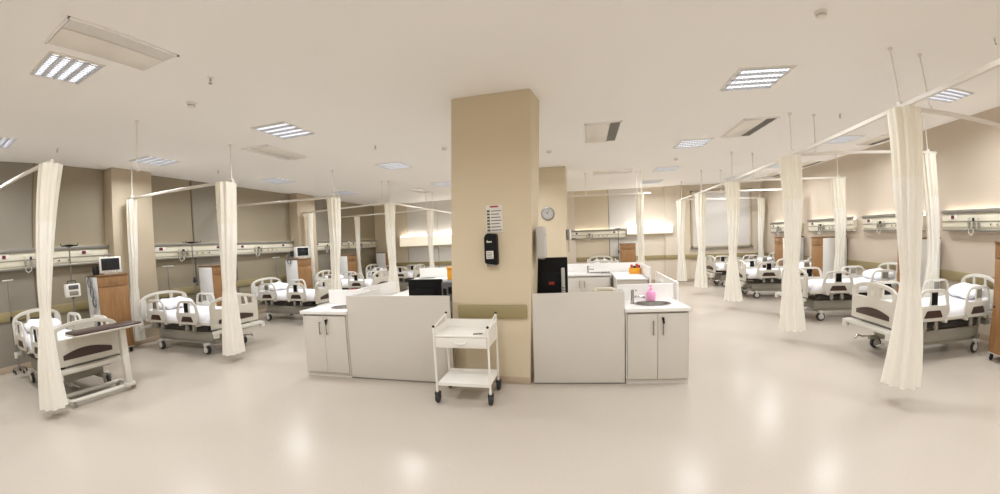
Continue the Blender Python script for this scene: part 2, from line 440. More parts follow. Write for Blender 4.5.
bed0 = make_bed('hospital bed nearest along the left wall, overbed table across its foot')
bed0.location = (-8.12, 2.52, 0)
for x, y, rz, l in (
    (-8.1, 4.93, -.03, 'second hospital bed from the front on the left wall, in front of the column'),
    (-8.1, 7.52, -.04, 'third hospital bed from the front on the left wall, left of the counter'),
    (-8.1, 9.85, 0, 'fourth hospital bed on the left wall, half hidden by the third tall curtain'),
    (-8.1, 12.6, 0, 'farthest hospital bed on the left wall, in the back corner above the black monitor'),
    (6.0, 5.38, PI, 'hospital bed nearest along the right wall, behind the large front curtain'),
    (6.25, 7.98, PI, 'second hospital bed from the front on the right wall'),
    (6.22, 10.68, PI, 'third hospital bed from the front on the right wall'),
    (6.24, 13.0, PI, 'farthest hospital bed on the right wall, by the back corner'),
    (.6, 14.02, -PI/2, 'hospital bed against the back wall behind the rear sink cabinet')):
    dup(bed0, (x, y, 0), rz, l)

# ------------------------------------------------------------------ curtains
def make_curtain(name_label, x, y, top=2.885, bot=.18, lean=(0, 0), wt=.2, ww=.115, wb=.215, zw=1.2, net=2.22, seed=0, rz=0):
    rnd = random.Random(seed)
    t = thing('privacy_curtain', name_label, 'curtain', (x, y, 0), rz, 'privacy curtains')
    NP = rnd.choice((9, 10, 11)); ph = rnd.uniform(0, 6); ph2 = rnd.uniform(0, 6); K = NP*8
    def width(z):
        if z > zw:
            u = (z-zw)/(top-zw); return ww+(wt-ww)*u**.8
        u = (zw-z)/(zw-bot); return ww+(wb-ww)*u**.85
    def ring(z):
        w = width(z); u = (z-bot)/(top-bot); pts = []
        for k in range(K):
            a = 2*PI*k/K
            pl = 1+(.10+.04*(1-u))*math.sin(NP*a+ph+1.0*math.sin(2.2*z+ph2))+.05*math.sin(3*a+ph2+1.5*z)
            cx = lean[0]*(1-u)+.012*math.sin(3*z+ph); cy = lean[1]*(1-u)
            px = w*pl*math.cos(a)*.72+cx; py = w*pl*math.sin(a)*.78+cy
            pts.append(Vector((px, py, z)))
        return pts
    def sheet(zs, m, name):
        b = bmesh.new(); rs = [[b.verts.new(p) for p in ring(z)] for z in zs]
        for A, B in zip(rs, rs[1:]):
            for k in range(K): b.faces.new((A[k], A[(k+1) % K], B[(k+1) % K], B[k]))
        q = MB(); q.merge(b); return q.build(name, m, t, angle=180)
    n = 26
    sheet([bot+(net-bot)*i/n for i in range(n+1)], M['fabric'], 'curtain_fabric')
    sheet([net+(top-net)*i/10 for i in range(11)], M['net'], 'net_header')
    m = MB()
    for k in range(7):
        a = 2*PI*k/7; m.tube([(wt*.6*math.cos(a)*.72, wt*.6*math.sin(a)*.5, top-.02), (wt*.3*math.cos(a)*.4, wt*.5*math.sin(a)*.4, top+.02)], .006, 6)
    m.build('curtain_hooks', M['white'], t)
    # a band where net and cloth are sewn together
    sheet([net-.012, net+.012], M['fabric'], 'seam_band') if False else None
    return t
CUR = [
 ('cream curtain nearest on the left, hiding the foot of the nearest left bed', -5.72, 2.06, dict(lean=(0, -.24), bot=.12, wt=0.186, ww=0.081, wb=0.228)),
 ('cream curtain at the foot of the second left bed, by the aisle', -5.52, 4.47, dict(lean=(0, -.12), bot=.13, wt=0.186, ww=0.111, wb=0.194)),
 ('cream curtain just left of the sink corner of the left counter', -5.47, 7.08, dict(lean=(0, -.1), wt=0.186, ww=0.111, wb=0.175)),
 ('cream curtain behind the left counter, above its red tray end', -5.1, 8.94, dict(wt=0.186, ww=0.118, wb=0.242)),
 ('farthest cream curtain on the left, above the black monitor beside the tan pillar', -5.1, 11.64, dict(wt=0.167, ww=0.081, wb=0.194)),
 ('narrow cream curtain by the left wall beside the wooden locker with a monitor', -8.38, 4.6, dict(lean=(0, -.1), wt=0.121, ww=0.081, wb=0.155, bot=.14)),
 ('cream curtain against the far left column, over the third locker', -8.38, 9.6, dict(wt=0.130, ww=0.081, wb=0.136)),
 ('cream curtain by the left wall above the fourth wooden locker', -8.2, 11.9, dict(wt=0.130, ww=0.067, wb=0.145)),
 ('large front curtain on the right hanging before the nearest right bed', 3.15, 3.78, dict(bot=.22, wt=0.209, ww=0.111, wb=0.242, zw=1.25)),
 ('second cream curtain from the front along the right aisle', 3.22, 6.2, dict(bot=.2, wt=0.195, ww=0.111, wb=0.223)),
 ('third cream curtain from the front along the right aisle', 3.37, 8.95, dict(bot=.2, wt=0.195, ww=0.096, wb=0.242)),
 ('fourth cream curtain along the right aisle, in front of the framed white blind', 3.35, 11.2, dict(bot=.2, wt=0.186, ww=0.111, wb=0.233)),
 ('farthest cream curtain along the right aisle, left of the framed white blind', 3.3, 13.2, dict(bot=.16, wt=0.186, ww=0.118, wb=0.213)),
 ('cream curtain at the right wall just behind the large front curtain', 5.52, 6.09, dict(bot=.3, wt=0.158, ww=0.111, wb=0.194)),
 ('cream curtain at the right wall beside the locker of the second right bed', 5.85, 9.2, dict(bot=.3, wt=0.186, ww=0.111, wb=0.175)),
 ('cream curtain at the right wall half hidden by the second aisle curtain', 6.0, 11.35, dict(bot=.3, wt=0.158, ww=0.096, wb=0.155)),
 ('cream curtain at the far right corner of the back wall', 6.15, 13.85, dict(bot=.3, wt=0.149, ww=0.089, wb=0.155)),
 ('cream curtain at the rail end behind the orange basket on the rear desk', 1.58, 10.7, dict(bot=.2, wt=0.140, ww=0.104, wb=0.194)),
]
for i, (l, x, y, kw) in enumerate(CUR): make_curtain(l, x, y, seed=i+3, **kw)

# ------------------------------------------------------------------ curtain rails with hanger rods
def curtain_rail(label, pts, rods, z=2.91, bend=False):
    x0, y0 = pts[0]
    t = thing('curtain_rail', label, 'curtain rail', (x0, y0, 0), group='ceiling-hung curtain rails')
    loc = [(x-x0, y-y0) for x, y in pts]
    m = MB()
    for (ax, ay), (bx, by) in zip(loc, loc[1:]):
        d = Vector((bx-ax, by-ay, 0)); L = d.length; ang = math.atan2(d.y, d.x)
        m.box(-.02, L+.02, -.022, .022, -.022, .022, .005, 1, Matrix.Translation((ax, ay, z)) @ Matrix.Rotation(ang, 4, 'Z'))
    m.build('rail', M['rail'], t)
    for x, y in rods:
        k = MB(); k.cyl((x-x0, y-y0, z), (x-x0, y-y0, ZC), .0085, 8); k.cyl((x-x0, y-y0, ZC-.03), (x-x0, y-y0, ZC), .025, 10); k.box(x-x0-.02, x-x0+.02, y-y0-.03, y-y0+.03, z+.018, z+.05, .005)
        k.build('hanger_rod', M['white_metal'], t)
    return t
curtain_rail('curtain rail above the nearest left bed, at the left picture edge', [(XL+.06, 1.75), (-5.65, 2.05)], [])
curtain_rail('curtain rail over the second left bed, from the front column to the aisle', [(-8.6, 4.62), (-5.42, 4.5)], [(-5.5, 4.55), (-8.38, 4.61)])
curtain_rail('curtain rail over the third left bed', [(XL+.06, 6.9), (-5.35, 7.1)], [(-5.47, 7.09)])
curtain_rail('curtain rail over the fourth left bed, ending at the far aisle corner', [(-8.6, 9.57), (-5.12, 8.9)], [(-5.3, 8.94), (-7.0, 9.24)])
curtain_rail('farthest curtain rail on the left, running wall to aisle', [(XL+.06, 11.9), (-5.1, 11.6)], [(-5.2, 11.61)])
curtain_rail('curtain rail along the far left aisle, reaching back from the fourth curtain', [(-5.1, 8.95), (-5.0, 14.15)], [(-5.1, 8.95), (-5.05, 11.8)])
curtain_rail('long curtain rail running the whole right aisle', [(3.09, 1.2), (3.13, 3.8), (3.28, 6.2), (3.34, 8.95), (3.3, 13.4)], [(3.13, 3.79), (3.17, 6.08), (3.3, 8.75), (3.35, 11.05), (3.32, 13.1)])
curtain_rail('nearest curtain rail from the right aisle to the right wall', [(3.13, 3.82), (XR-.04, 3.95)], [(3.57, 3.83)])
curtain_rail('second curtain rail from the right aisle to the right wall', [(3.28, 6.22), (5.66, 6.07)], [(3.6, 6.2), (5.5, 6.08)])
curtain_rail('third curtain rail from the right aisle to the right wall', [(3.4, 9.0), (6.0, 9.2)], [(3.86, 9.03), (5.82, 9.19)])
curtain_rail('fourth curtain rail from the right aisle to the right wall', [(3.34, 11.1), (6.14, 11.36)], [(3.9, 11.15), (5.95, 11.34)])
curtain_rail('farthest curtain rail from the right aisle to the right wall', [(3.3, 13.1), (6.25, 13.86)], [(4.0, 13.28), (6.1, 13.82)])
curtain_rail('curtain rail in the rear bay right of the far pillar', [(-1.3, 10.15), (1.85, 10.6)], [(.1, 10.35), (1.5, 10.55), (1.62, 10.57)])

t = thing('hanging_rod', 'thin rod hanging from the ceiling above the nearest left bed', 'ceiling rod', (-5.44, 3.06, 0))
m = MB(); m.cyl((0, 0, 2.915), (0, 0, ZC), .0085, 8); m.cyl((0, 0, ZC-.03), (0, 0, ZC), .022, 10); m.build('rod', M['white_metal'], t)
m = MB(); m.tube([(0, 0, 2.92), (0, .03, 2.9), (0, .03, 2.87), (0, 0, 2.86)], .006, 6); m.build('hook', M['white_metal'], t)
# ------------------------------------------------------------------ headwall service units
def make_headwall(label, L, lit='uplight_soft'):
    """local: runs along +y from 0 to L, back at x=0, faces +x"""
    t = thing('headwall_unit', label, 'medical headwall', group='bedhead service units')
    z0, z1, d = 1.69, 2.03, .1
    m = MB(); m.box(0, d, 0, L, z0+.05, z1-.06, .012); m.box(0, d*.8, .02, L-.02, z0, z0+.06, .01); m.build('body', M['headwall'], t)
    m = MB(); m.box(d-.03, d+.03, 0, L, z1-.06, z1, .01); m.build('top_rail', M['alu'], t)
    m = MB(); m.box(d-.005, d+.012, 0, L, z0+.14, z0+.155, .003); m.build('centre_strip', M['alu'], t)
    m = MB(); m.box(d*.5, d+.025, .03, L-.03, z0-.01, z0+.022, .006); m.build('equipment_rail', M['alu'], t)
    for f in (.12, .8):
        m = MB(); m.box(d, d+.008, L*f-.1, L*f+.1, z0+.18, z0+.26, .003); p = m.build('call_panel', M['white'], t)
        m = MB(); m.box(d+.006, d+.014, L*f-.05, L*f+.03, z0+.19, z0+.25, .002); m.build('red_display', M['led'], p)
    for f in (.52, .59, .67):
        m = MB(); m.lathe([(.032, 0), (.032, .012), (.02, .018)], 14, mtx=Matrix.Translation((d, L*f, z0+.1)) @ Matrix.Rotation(PI/2, 4, 'Y'))
        s = m.build('power_socket', M['beige_device'], t)
        m = MB(); m.cyl((d+.012, L*f, z0+.1), (d+.02, L*f, z0+.1), .014, 10); m.build('socket_face', M['black'], s)
    for f in (.3, .35, .4):
        m = MB(); m.cyl((d, L*f, z0+.1), (d+.06, L*f, z0+.1), .022, 12); m.cyl((d+.05, L*f, z0+.03), (d+.05, L*f, z0+.17), .017, 10)
        s = m.build('gas_outlet', M['chrome'], t)
        m = MB(); m.cyl((d+.05, L*f, z0+.15), (d+.05, L*f, z0+.2), .024, 12); m.build('outlet_knob', M['beige_device'] if f != .35 else M['tyre'], s)
    m = MB(); m.tube([(d+.05, L*.3, z0+.02), (d+.06, L*.3, z0-.03), (d+.03, L*.325, z0-.07), (d+.06, L*.35, z0-.03), (d+.05, L*.35, z0+.02)], .007, 6); m.build('coiled_hose', M['white'], t)
    if lit:
        m = MB(); m.box(.008, d-.035, .04, L-.04, z1-.058, z1-.045, .003); m.build('uplight_diffuser', M[lit], t)
    return t
hx = -8.6
hw = make_headwall('bedhead service unit nearest on the left wall, above the nearest left bed', 2.42, 'uplight_low')
hw.location = (XL+.05, 1.9, 0)
HL = [(XL+.05, 5.16, 2.05, 'bedhead service unit above the second left bed'), (XL+.05, 7.25, 2.08, 'bedhead service unit above the third left bed'),
      (XL+.05, 10.2, 1.95, 'bedhead service unit above the fourth left bed'), (XL+.05, 12.25, 1.9, 'bedhead service unit above the farthest left bed')]
for x, y, L, l in HL:
    o = make_headwall(l, L, 'uplight_low'); o.location = (x, y, 0)
HR = [(XR, 4.2, 2.47, 'bedhead service unit above the nearest right bed, at the right picture edge'), (XR, 7.2, 1.85, 'bedhead service unit above the second right bed'),
      (XR, 9.4, 1.88, 'bedhead service unit above the third right bed'), (XR, 11.75, 1.7, 'bedhead service unit above the farthest right bed')]
for x, y, L, l in HR:
    o = make_headwall(l, L); o.location = (x, y+L, 0); o.rotation_euler = (0, 0, PI)
o = make_headwall('bedhead service unit on the back wall above the rear bed', 2.05, 'uplight'); o.location = (-.5, YB-.04, 0); o.rotation_euler = (0, 0, -PI/2)
def light_box(x0, x1, z0, z1, label):
    t = thing('wall_light_box', label, 'wall light', (x0, YB-.12, 0))
    m = MB(); m.box(0, x1-x0, -.1, .08, z0, z1, .012); m.build('housing', M['headwall'], t)
    m = MB(); m.box(.02, x1-x0-.04, -.108, -.098, z0+.03, z1-.03, .004); m.build('front_diffuser', M['lit_front'], t)
    m = MB(); m.box(.03, x1-x0-.03, -.08, .06, z1, z1+.02, .005); m.build('uplight_diffuser', M['uplight'], t)
    return t
light_box(1.58, 3.25, 1.79, 2.06, 'long glowing wall light box on the back wall right of the service unit')
light_box(-7.6, -4.6, 1.66, 2.08, 'long glowing wall light box on the back wall left of the tan pillar')

# ------------------------------------------------------------------ bedside lockers
def make_locker(label, H=1.48, D=.45, W=.56):
    """front faces +x; local y 0..0.56; white side panel toward -y"""
    t = thing('bedside_locker', label, 'locker', group='tall bedside lockers')
    m = MB(); m.box(-D, -.02, 0, .02, .1, H-.03, .003); m.box(-D, -.02, W-.02, W, .1, H-.03, .003); m.box(-D, -D+.02, .02, W-.02, .1, H-.03); m.box(-D, -.02, .02, W-.02, .1, .13)
    m.build('carcass', M['locker_white'], t)
    m = MB(); m.box(-D-.005, .01, -.006, W+.006, H-.03, H, .006); m.build('top', M['wood_trim'], t)
    m = MB(); m.box(-.02, 0, .004, W-.004, H-.22, H-.034, .003); d = m.build('drawer', M['wood'], t)
    m = MB(); m.tube([(0, W/2-.06, H-.13), (.025, W/2-.055, H-.13), (.025, W/2+.055, H-.13), (0, W/2+.06, H-.13)], .006); m.build('drawer_handle', M['steel'], d)
    m = MB(); m.box(-.02, 0, .004, W-.004, .12, H-.226, .003); d = m.build('door', M['wood'], t)
    m = MB(); m.cyl((0, .05, .72), (.025, .05, .72), .014, 12); m.build('door_knob', M['tyre'], d)
    for x in (-D+.05, -.07):
        for y in (.05, W-.05):
            m = MB(); m.cyl((x, y-.015, .04), (x, y+.015, .04), .04, 14); m.box(x-.02, x+.02, y-.022, y+.022, .055, .1, .004); m.build('caster', M['tyre'], t)
    return t
lk = make_locker('tall wooden locker on the left wall carrying a patient monitor and coiled hoses'); lk.location = (-8.1, 3.72, 0)
dup(lk, (-8.1, 6.05, 0), 0, 'tall locker behind the second left bed, partly behind its curtain')
dup(lk, (-8.1, 8.69, 0), 0, 'tall locker beyond the third left bed with a small monitor on top')
dup(lk, (-8.1, 11.07, 0), 0, 'fourth tall locker on the left wall, seen left of the fourth curtain')
dup(lk, (-8.05, 13.6, 0), 0, 'farthest tall locker in the back left corner')
lr = make_locker('tall wooden locker cut off by the right picture edge', 1.57, .6, .46); lr.location = (5.49, 4.62, 0); lr.rotation_euler = (0, 0, PI)
dup(lr, (5.72, 7.22, 0), PI, 'tall locker on the right wall mostly hidden by the large front curtain')
dup(lr, (5.74, 10.16, 0), PI, 'tall wood-fronted locker between the second and third right beds')
dup(lr, (5.76, 12.1, 0), PI, 'far tall locker on the right, left of the second aisle curtain')
# the right-hand lockers show their white side to the camera at low y: local +y end is at low world y
dup(lk, (1.3, 13.77, 0), -PI/2, 'tall wooden locker on the back wall beside the rear curtain')

# monitors on lockers
def patient_monitor(label, loc, rz, s=1):
    t = thing('patient_monitor', label, 'monitor', loc, rz)
    m = MB(); m.box(-.14*s, .0, -.18*s, .18*s, .025, .025+.29*s, .02); m.box(-.11*s, -.02, -.12*s, .12*s, 0, .03, .008); m.build('casing', M['white'], t)
    m = MB(); m.box(0, .006, -.15*s, .15*s, .075*s, .025+.265*s, .003); m.build('screen', M['screen'], t)
    for k in range(5):
        m = MB(); m.cyl((0, (-.1+k*.05)*s, .05*s), (.008, (-.1+k*.05)*s, .05*s), .009, 8); m.build('button', M['alu'], t)
    m = MB(); m.tube([(-.1*s, -.09*s, .025+.29*s), (-.1*s, -.08*s, .36*s), (-.1*s, .08*s, .36*s), (-.1*s, .09*s, .025+.29*s)], .01); m.build('carry_handle', M['alu'], t)
    return t
patient_monitor('patient monitor with a dark screen on the nearest left locker', (-8.14, 4.0, 1.48), -.35, 1.0)
patient_monitor('small patient monitor on the locker beyond the third left bed', (-8.12, 8.95, 1.48), -.3, 1.15)
patient_monitor('patient monitor on the locker at the right picture edge', (5.6, 4.38, 1.57), PI+.3, .8)
def hoses(label, loc, n=3):
    t = thing('coiled_cable', label, 'cable', loc)
    m = MB()
    for k in range(n):
        pts = []
        for i in range(60):
            a = i/60*2*PI*3; r = .06+.02*math.sin(i*.4+k)
            pts.append((-.2+.09*k-.05+r*math.cos(a), -.035-.008*k-.004*math.sin(i*.7), -.12-.17*k+.16*math.sin(a)*.6))
        m.tube(pts, .008, 6)
    m.tube([(-.3, -.03, -.1), (-.33, -.02, .03), (-.28, .08, .1), (-.2, .16, .06)], .009, 6)
    m.build('hose_loops', M['hose'], t)
    m = MB(); m.box(-.28, -.2, .05, .14, .0, .16, .01); m.build('connector_block', M['tyre'], t)
    return t
hoses('grey cables and hoses coiled on the side of the nearest left locker', (-8.1, 3.72, 1.48))
hoses('grey cables heaped on top of the locker beyond the third left bed', (-8.12, 8.68, 1.56), 1)

# ------------------------------------------------------------------ drip stands
def drip_stand(label, x, y, h=2.02, disc=True):
    rb = .27 if disc else .15
    t = thing('drip_stand', label, 'drip stand', (x, y, 0), 0, 'drip stands')
    m = MB(); m.cyl((0, 0, .08), (0, 0, h), .012, 10); m.cyl((0, 0, .08), (0, 0, h*.55), .017, 10); m.build('pole', M['alu'] if not disc else M['steel'], t)
    m = MB()
    for k in range(5):
        a = 2*PI*k/5+.3; m.cyl((0, 0, .1), (rb*math.cos(a), rb*math.sin(a), .07), .013, 8)
    m.build('star_base', M['alu'], t)
    for k in range(5):
        a = 2*PI*k/5+.3; m = MB(); m.cyl((rb*math.cos(a), rb*math.sin(a)-.012, .03), (rb*math.cos(a), rb*math.sin(a)+.012, .03), .03, 12); m.build('caster', M['tyre'], t)
    m = MB()
    if disc:
        m.lathe([(.02, h-.02), (.11, h-.005), (.11, h+.012), (.03, h+.025)], 20)
        for k in range(4):
            a = PI/2*k+.4; m.tube([(.08*math.cos(a), .08*math.sin(a), h), (.19*math.cos(a), .19*math.sin(a), h), (.21*math.cos(a), .21*math.sin(a), h+.035)], .007, 6)
        m.build('hook_disc', M['black'], t)
    else:
        m.box(-.015, .015, -.12, .12, h, h+.022, .006); m.build('cross_bar', M['bed_lite'], t)
    m = MB(); m.cyl((0, -.03, h*.58), (0, .03, h*.58), .022, 10); m.cyl((0, 0, h*.56), (0, 0, h*.62), .024, 10); m.build('height_clamp', M['tyre'], t)
    return t
ds = drip_stand('drip stand with a black hook top and white pump beside the nearest left bed', -8.2, 3.3)
p = thing('infusion_pump', 'white infusion pump clamped to the drip stand of the nearest left bed', 'pump', (-8.17, 3.27, 1.16))
m = MB(); m.box(-.03, .1, -.13, .13, 0, .22, .02); m.build('casing', M['white'], p)
m = MB(); m.box(.1, .106, -.09, .09, .13, .2, .003); m.build('display', M['device_grey'], p)
m = MB(); m.box(.1, .107, -.08, .08, .03, .1, .003); m.build('keypad', M['alu'], p)
m = MB(); m.tube([(.03, -.08, .22), (.03, -.07, .27), (.03, .07, .27), (.03, .08, .22)], .01); m.build('carry_handle', M['tyre'], p)
drip_stand('drip stand with a black hook top behind the second left bed', -8.3, 5.76)
drip_stand('drip stand with a black hook top at the back wall behind the rear bed', 1.25, 13.75)
drip_stand('thin stand with a small white crossbar at the left picture edge', -8.7, 2.2, 1.52, disc=False)
drip_stand('thin stand with a small white crossbar above the second left bed', -8.7, 5.45, 1.52, disc=False)
drip_stand('thin stand with a small white crossbar above the third left bed', -8.7, 8.5, 1.55, disc=False)

# ------------------------------------------------------------------ overbed table
def overbed_table():
    t = thing('overbed_table', 'overbed table with dark brown top across the foot of the nearest left bed', 'table', (-5.8, 2.66, 0))
    pl = rpoly([(-.17, -.44), (.19, -.44), (.19, .44), (-.17, .44)], .06, 5)
    plate(pl, [], .022, .005, Matrix.Translation((0, 0, .895))).build('table_top', M['brown'], t)
    pl = rpoly([(-.18, -.45), (.2, -.45), (.2, .45), (-.18, .45)], .065, 5)
    plate(pl, [], .018, .004, Matrix.Translation((0, 0, .875))).build('edge_trim', M['bed'], t)
    m = MB(); m.box(-.04, .04, -.02, .36, .83, .867, .01); m.box(-.04, .04, .2, .29, .1, .835, .018); m.build('column', M['bed_lite'], t)
    m = MB()
    m.tube([(-.37, .3, .07), (-.05, .3, .075), (-.02, .26, .075), (-.02, -.5, .075), (-.06, -.56, .075), (-.33, -.56, .07), (-.37, -.5, .07), (-.37, .3, .07)], .028, 10)
    m.box(-.06, .04, .18, .32, .06, .12, .02)
    m.build('base_frame', M['bed_lite'], t)
    for x, y in ((.0, -.52), (-.02, .31), (-.37, -.52), (-.37, .27)):
        m = MB(); m.cyl((x-.014, y, .028), (x+.014, y, .028), .028, 14); m.box(x-.018, x+.018, y-.02, y+.02, .04, .07, .004); m.build('caster', M['alu'], t)
    return t
overbed_table()

# ------------------------------------------------------------------ nurses' station
def bar_handle(x, y, z0, z1):
    m = MB(); m.tube([(x, y, z0+.01), (x, y-.03, z0+.01)], .005, 8); m.tube([(x, y, z1-.01), (x, y-.03, z1-.01)], .005, 8); m.tube([(x, y-.03, z0), (x, y-.03, z1)], .0065, 8); return m
def sink_cabinet(label, loc, rz, W=.72, D=.56, H=.87, keys=True, sink_at=(.36, .27), tap=True):
    """local: front face at y=0 facing -y, x 0..W"""
    t = thing('sink_cabinet', label, 'cabinet', loc, rz)
    m = MB(); m.box(0, .018, .0, D, .06, H); m.box(W-.018, W, .0, D, .06, H); m.box(.018, W-.018, D-.018, D, .06, H); m.box(.018, W-.018, .02, D-.018, .06, .08)
    m.box(.018, W-.018, .02, .05, H-.06, H); m.build('carcass', M['laminate'], t)
    m = MB(); m.box(.004, W-.004, .012, D, 0, .06); m.build('plinth', M['laminate'], t)
    for k in range(2):
        x0, x1 = (.02, W/2-.0025) if k == 0 else (W/2+.0025, W-.02)
        m = MB(); m.box(x0, x1, -.018, 0, .068, H-.025, .002); d = m.build('door', M['laminate'], t)
        xx = W/2-.055 if k == 0 else W/2+.055
        bar_handle(xx, -.018, H-.27, H-.1).build('handle', M['steel'], d)
        if k == 1 and keys:
            q = MB(); q.cyl((W/2+.055, -.018, H-.075), (W/2+.055, -.03, H-.075), .011, 12); q.box(W/2+.045, W/2+.065, -.06, -.03, H-.1, H-.066, .004); q.box(W/2+.048, W/2+.07, -.055, -.042, H-.135, H-.1, .004); q.build('lock_and_key', M['black'], d)
    # worktop with an oval cut-out for the bowl
    cx, cy = sink_at; a_, b_ = .205, .15
    hole = [(cx+a_*math.cos(2*PI*k/32), cy+b_*math.sin(2*PI*k/32)) for k in range(32)]
    plate([(-.012, -.035), (W+.012, -.035), (W+.012, D), (-.012, D)], [hole], .045, .006, Matrix.Translation((0, 0, H+.0225))).build('worktop', M['worktop'], t)
    m = MB()
    m.lathe([(.225, 0), (.22, .006), (.2, .003), (.19, -.03), (.16, -.11), (.06, -.13), (.02, -.132)], 32, mtx=Matrix.Translation((cx, cy, H+.046)) @ Matrix.Diagonal((1, .74, 1, 1)))
    m.bm.faces.ensure_lookup_table()
    # drop the cap that would close the bowl
    top = [f for f in m.bm.faces if len(f.verts) > 8 and f.calc_center_median().z > H+.03]
    bmesh.ops.delete(m.bm, geom=top, context='FACES_ONLY')
    m.build('sink_bowl', M['steel'], t)
    if tap:
        fx, fy = cx-.24, cy+.02
        m = MB(); m.cyl((fx, fy, H+.045), (fx, fy, H+.2), .02, 14); m.cyl((fx, fy, H+.045), (fx, fy, H+.055), .03, 16)
        m.tube([(fx, fy, H+.13), (fx+.06, fy, H+.135), (fx+.13, fy, H+.13), (fx+.15, fy, H+.115)], .013, 10)
        f = m.build('tap', M['chrome'], t)
        m = MB(); m.box(fx-.015, fx+.06, fy-.012, fy+.012, H+.2, H+.215, .005); m.cyl((fx, fy, H+.195), (fx, fy, H+.215), .019, 14); m.build('tap_lever', M['chrome'], f)
    return t
def panel(name, label, cat, loc, rz, boxes, m=None, group=None):
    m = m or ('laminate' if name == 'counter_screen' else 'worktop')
    t = thing(name, label, cat, loc, rz, group)
    b = MB()
    for q in boxes[:1]: b.box(*q, .003)
    b.build('panel', M[m], t)
    if len(boxes) > 1:
        b = MB()
        for q in boxes[1:]: b.box(*q, .002)
        b.build('plinth', M['alu'], t)
    return t
ANG = math.atan2(.1, 1.1)
# right front island
o = panel('counter_screen', 'tall white counter front right of the tan pillar', 'counter screen', (-.635, 4.245, 0), ANG, [(.015, 1.09, 0, .03, .02, 1.115), (.01, 1.09, .012, .03, 0, .02)])
sr = sink_cabinet('white two-door sink cabinet at the right end of the right counter', (.463, 4.346, 0), ANG, .725, sink_at=(.38, .27))
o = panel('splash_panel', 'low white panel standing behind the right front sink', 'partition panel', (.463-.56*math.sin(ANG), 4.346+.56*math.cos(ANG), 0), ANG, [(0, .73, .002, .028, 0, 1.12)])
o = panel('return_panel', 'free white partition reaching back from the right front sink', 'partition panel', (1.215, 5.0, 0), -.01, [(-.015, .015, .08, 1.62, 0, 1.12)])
# right inner desk
def desk(label, loc, rz, x0, x1, y0, y1, H=.74, legs=True):
    t = thing('desk', label, 'desk', loc, rz)
    m = MB(); m.box(x0, x1, y0, y1, H-.03, H, .004); m.build('desk_top', M['worktop'], t)
    m = MB(); m.box(x0+.01, x0+.03, y0+.03, y1-.03, 0, H-.03); m.build('side_panel', M['laminate'], t)
    m = MB(); m.box(x1-.03, x1-.01, y0+.03, y1-.03, 0, H-.03); m.build('side_panel', M['laminate'], t)
    m = MB(); m.box(x0+.03, x1-.03, y0+.04, y0+.058, .3, H-.03); m.build('modesty_panel', M['laminate'], t)
    return t
desk('white desk hidden behind the tall right counter front', (-.64, 4.245, 0), ANG, .16, 1.07, .035, .75)
# right rear island
sc2 = sink_cabinet('white rear sink cabinet facing the aisle behind the black computer', (-.72, 8.5, 0), .02, 1.3, .52, keys=False, sink_at=(1.04, .27), tap=True)
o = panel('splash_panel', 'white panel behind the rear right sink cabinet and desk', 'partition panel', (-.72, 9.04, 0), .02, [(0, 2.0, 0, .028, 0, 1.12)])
dk = desk('white rear right desk carrying the orange basket', (.63, 7.55, 0), .0, 0, .62, 0, 1.46, .9)
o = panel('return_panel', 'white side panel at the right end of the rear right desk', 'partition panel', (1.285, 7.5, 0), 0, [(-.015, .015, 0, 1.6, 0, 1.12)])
# left front island
o = panel('counter_screen', 'tall white counter front left of the tan pillar', 'counter screen', (-3.045, 4.07, 0), .03, [(0, 1.445, 0, .03, .02, 1.115), (.01, 1.43, .012, .03, 0, .02)])
sl = sink_cabinet('white two-door sink cabinet at the left end of the left counter', (-3.765, 4.055, 0), .015, .715, sink_at=(.5, .3), tap=False)
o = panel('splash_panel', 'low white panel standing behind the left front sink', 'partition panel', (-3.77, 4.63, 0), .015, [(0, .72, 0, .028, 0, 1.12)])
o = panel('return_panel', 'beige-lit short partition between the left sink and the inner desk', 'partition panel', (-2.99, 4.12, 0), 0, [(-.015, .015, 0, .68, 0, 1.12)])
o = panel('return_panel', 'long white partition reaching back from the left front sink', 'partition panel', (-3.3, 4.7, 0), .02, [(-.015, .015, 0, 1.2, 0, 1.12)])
desk('white desk hidden behind the tall left counter front', (-3.045, 4.07, 0), .03, .1, 1.39, .035, .72)
desk('small white side table behind the left front sink carrying the red tray', (-4.45, 5.4, 0), .02, 0, .7, 0, .6, .74)
desk('white inner side desk beyond the left counter front', (-3.24, 5.2, 0), .02, 0, .62, 0, 1.5, .9)
# left rear island
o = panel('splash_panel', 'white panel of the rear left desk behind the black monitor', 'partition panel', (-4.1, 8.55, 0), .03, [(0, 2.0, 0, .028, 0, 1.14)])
sc3 = sink_cabinet('white rear left cabinet behind the black monitor', (-4.05, 7.98, 0), .03, 1.0, .52, keys=False, sink_at=(.3, .27), tap=False)
desk('white rear left desk next to the tan pillar', (-2.99, 7.5, 0), .03, 0, .85, 0, 1.0, .9)

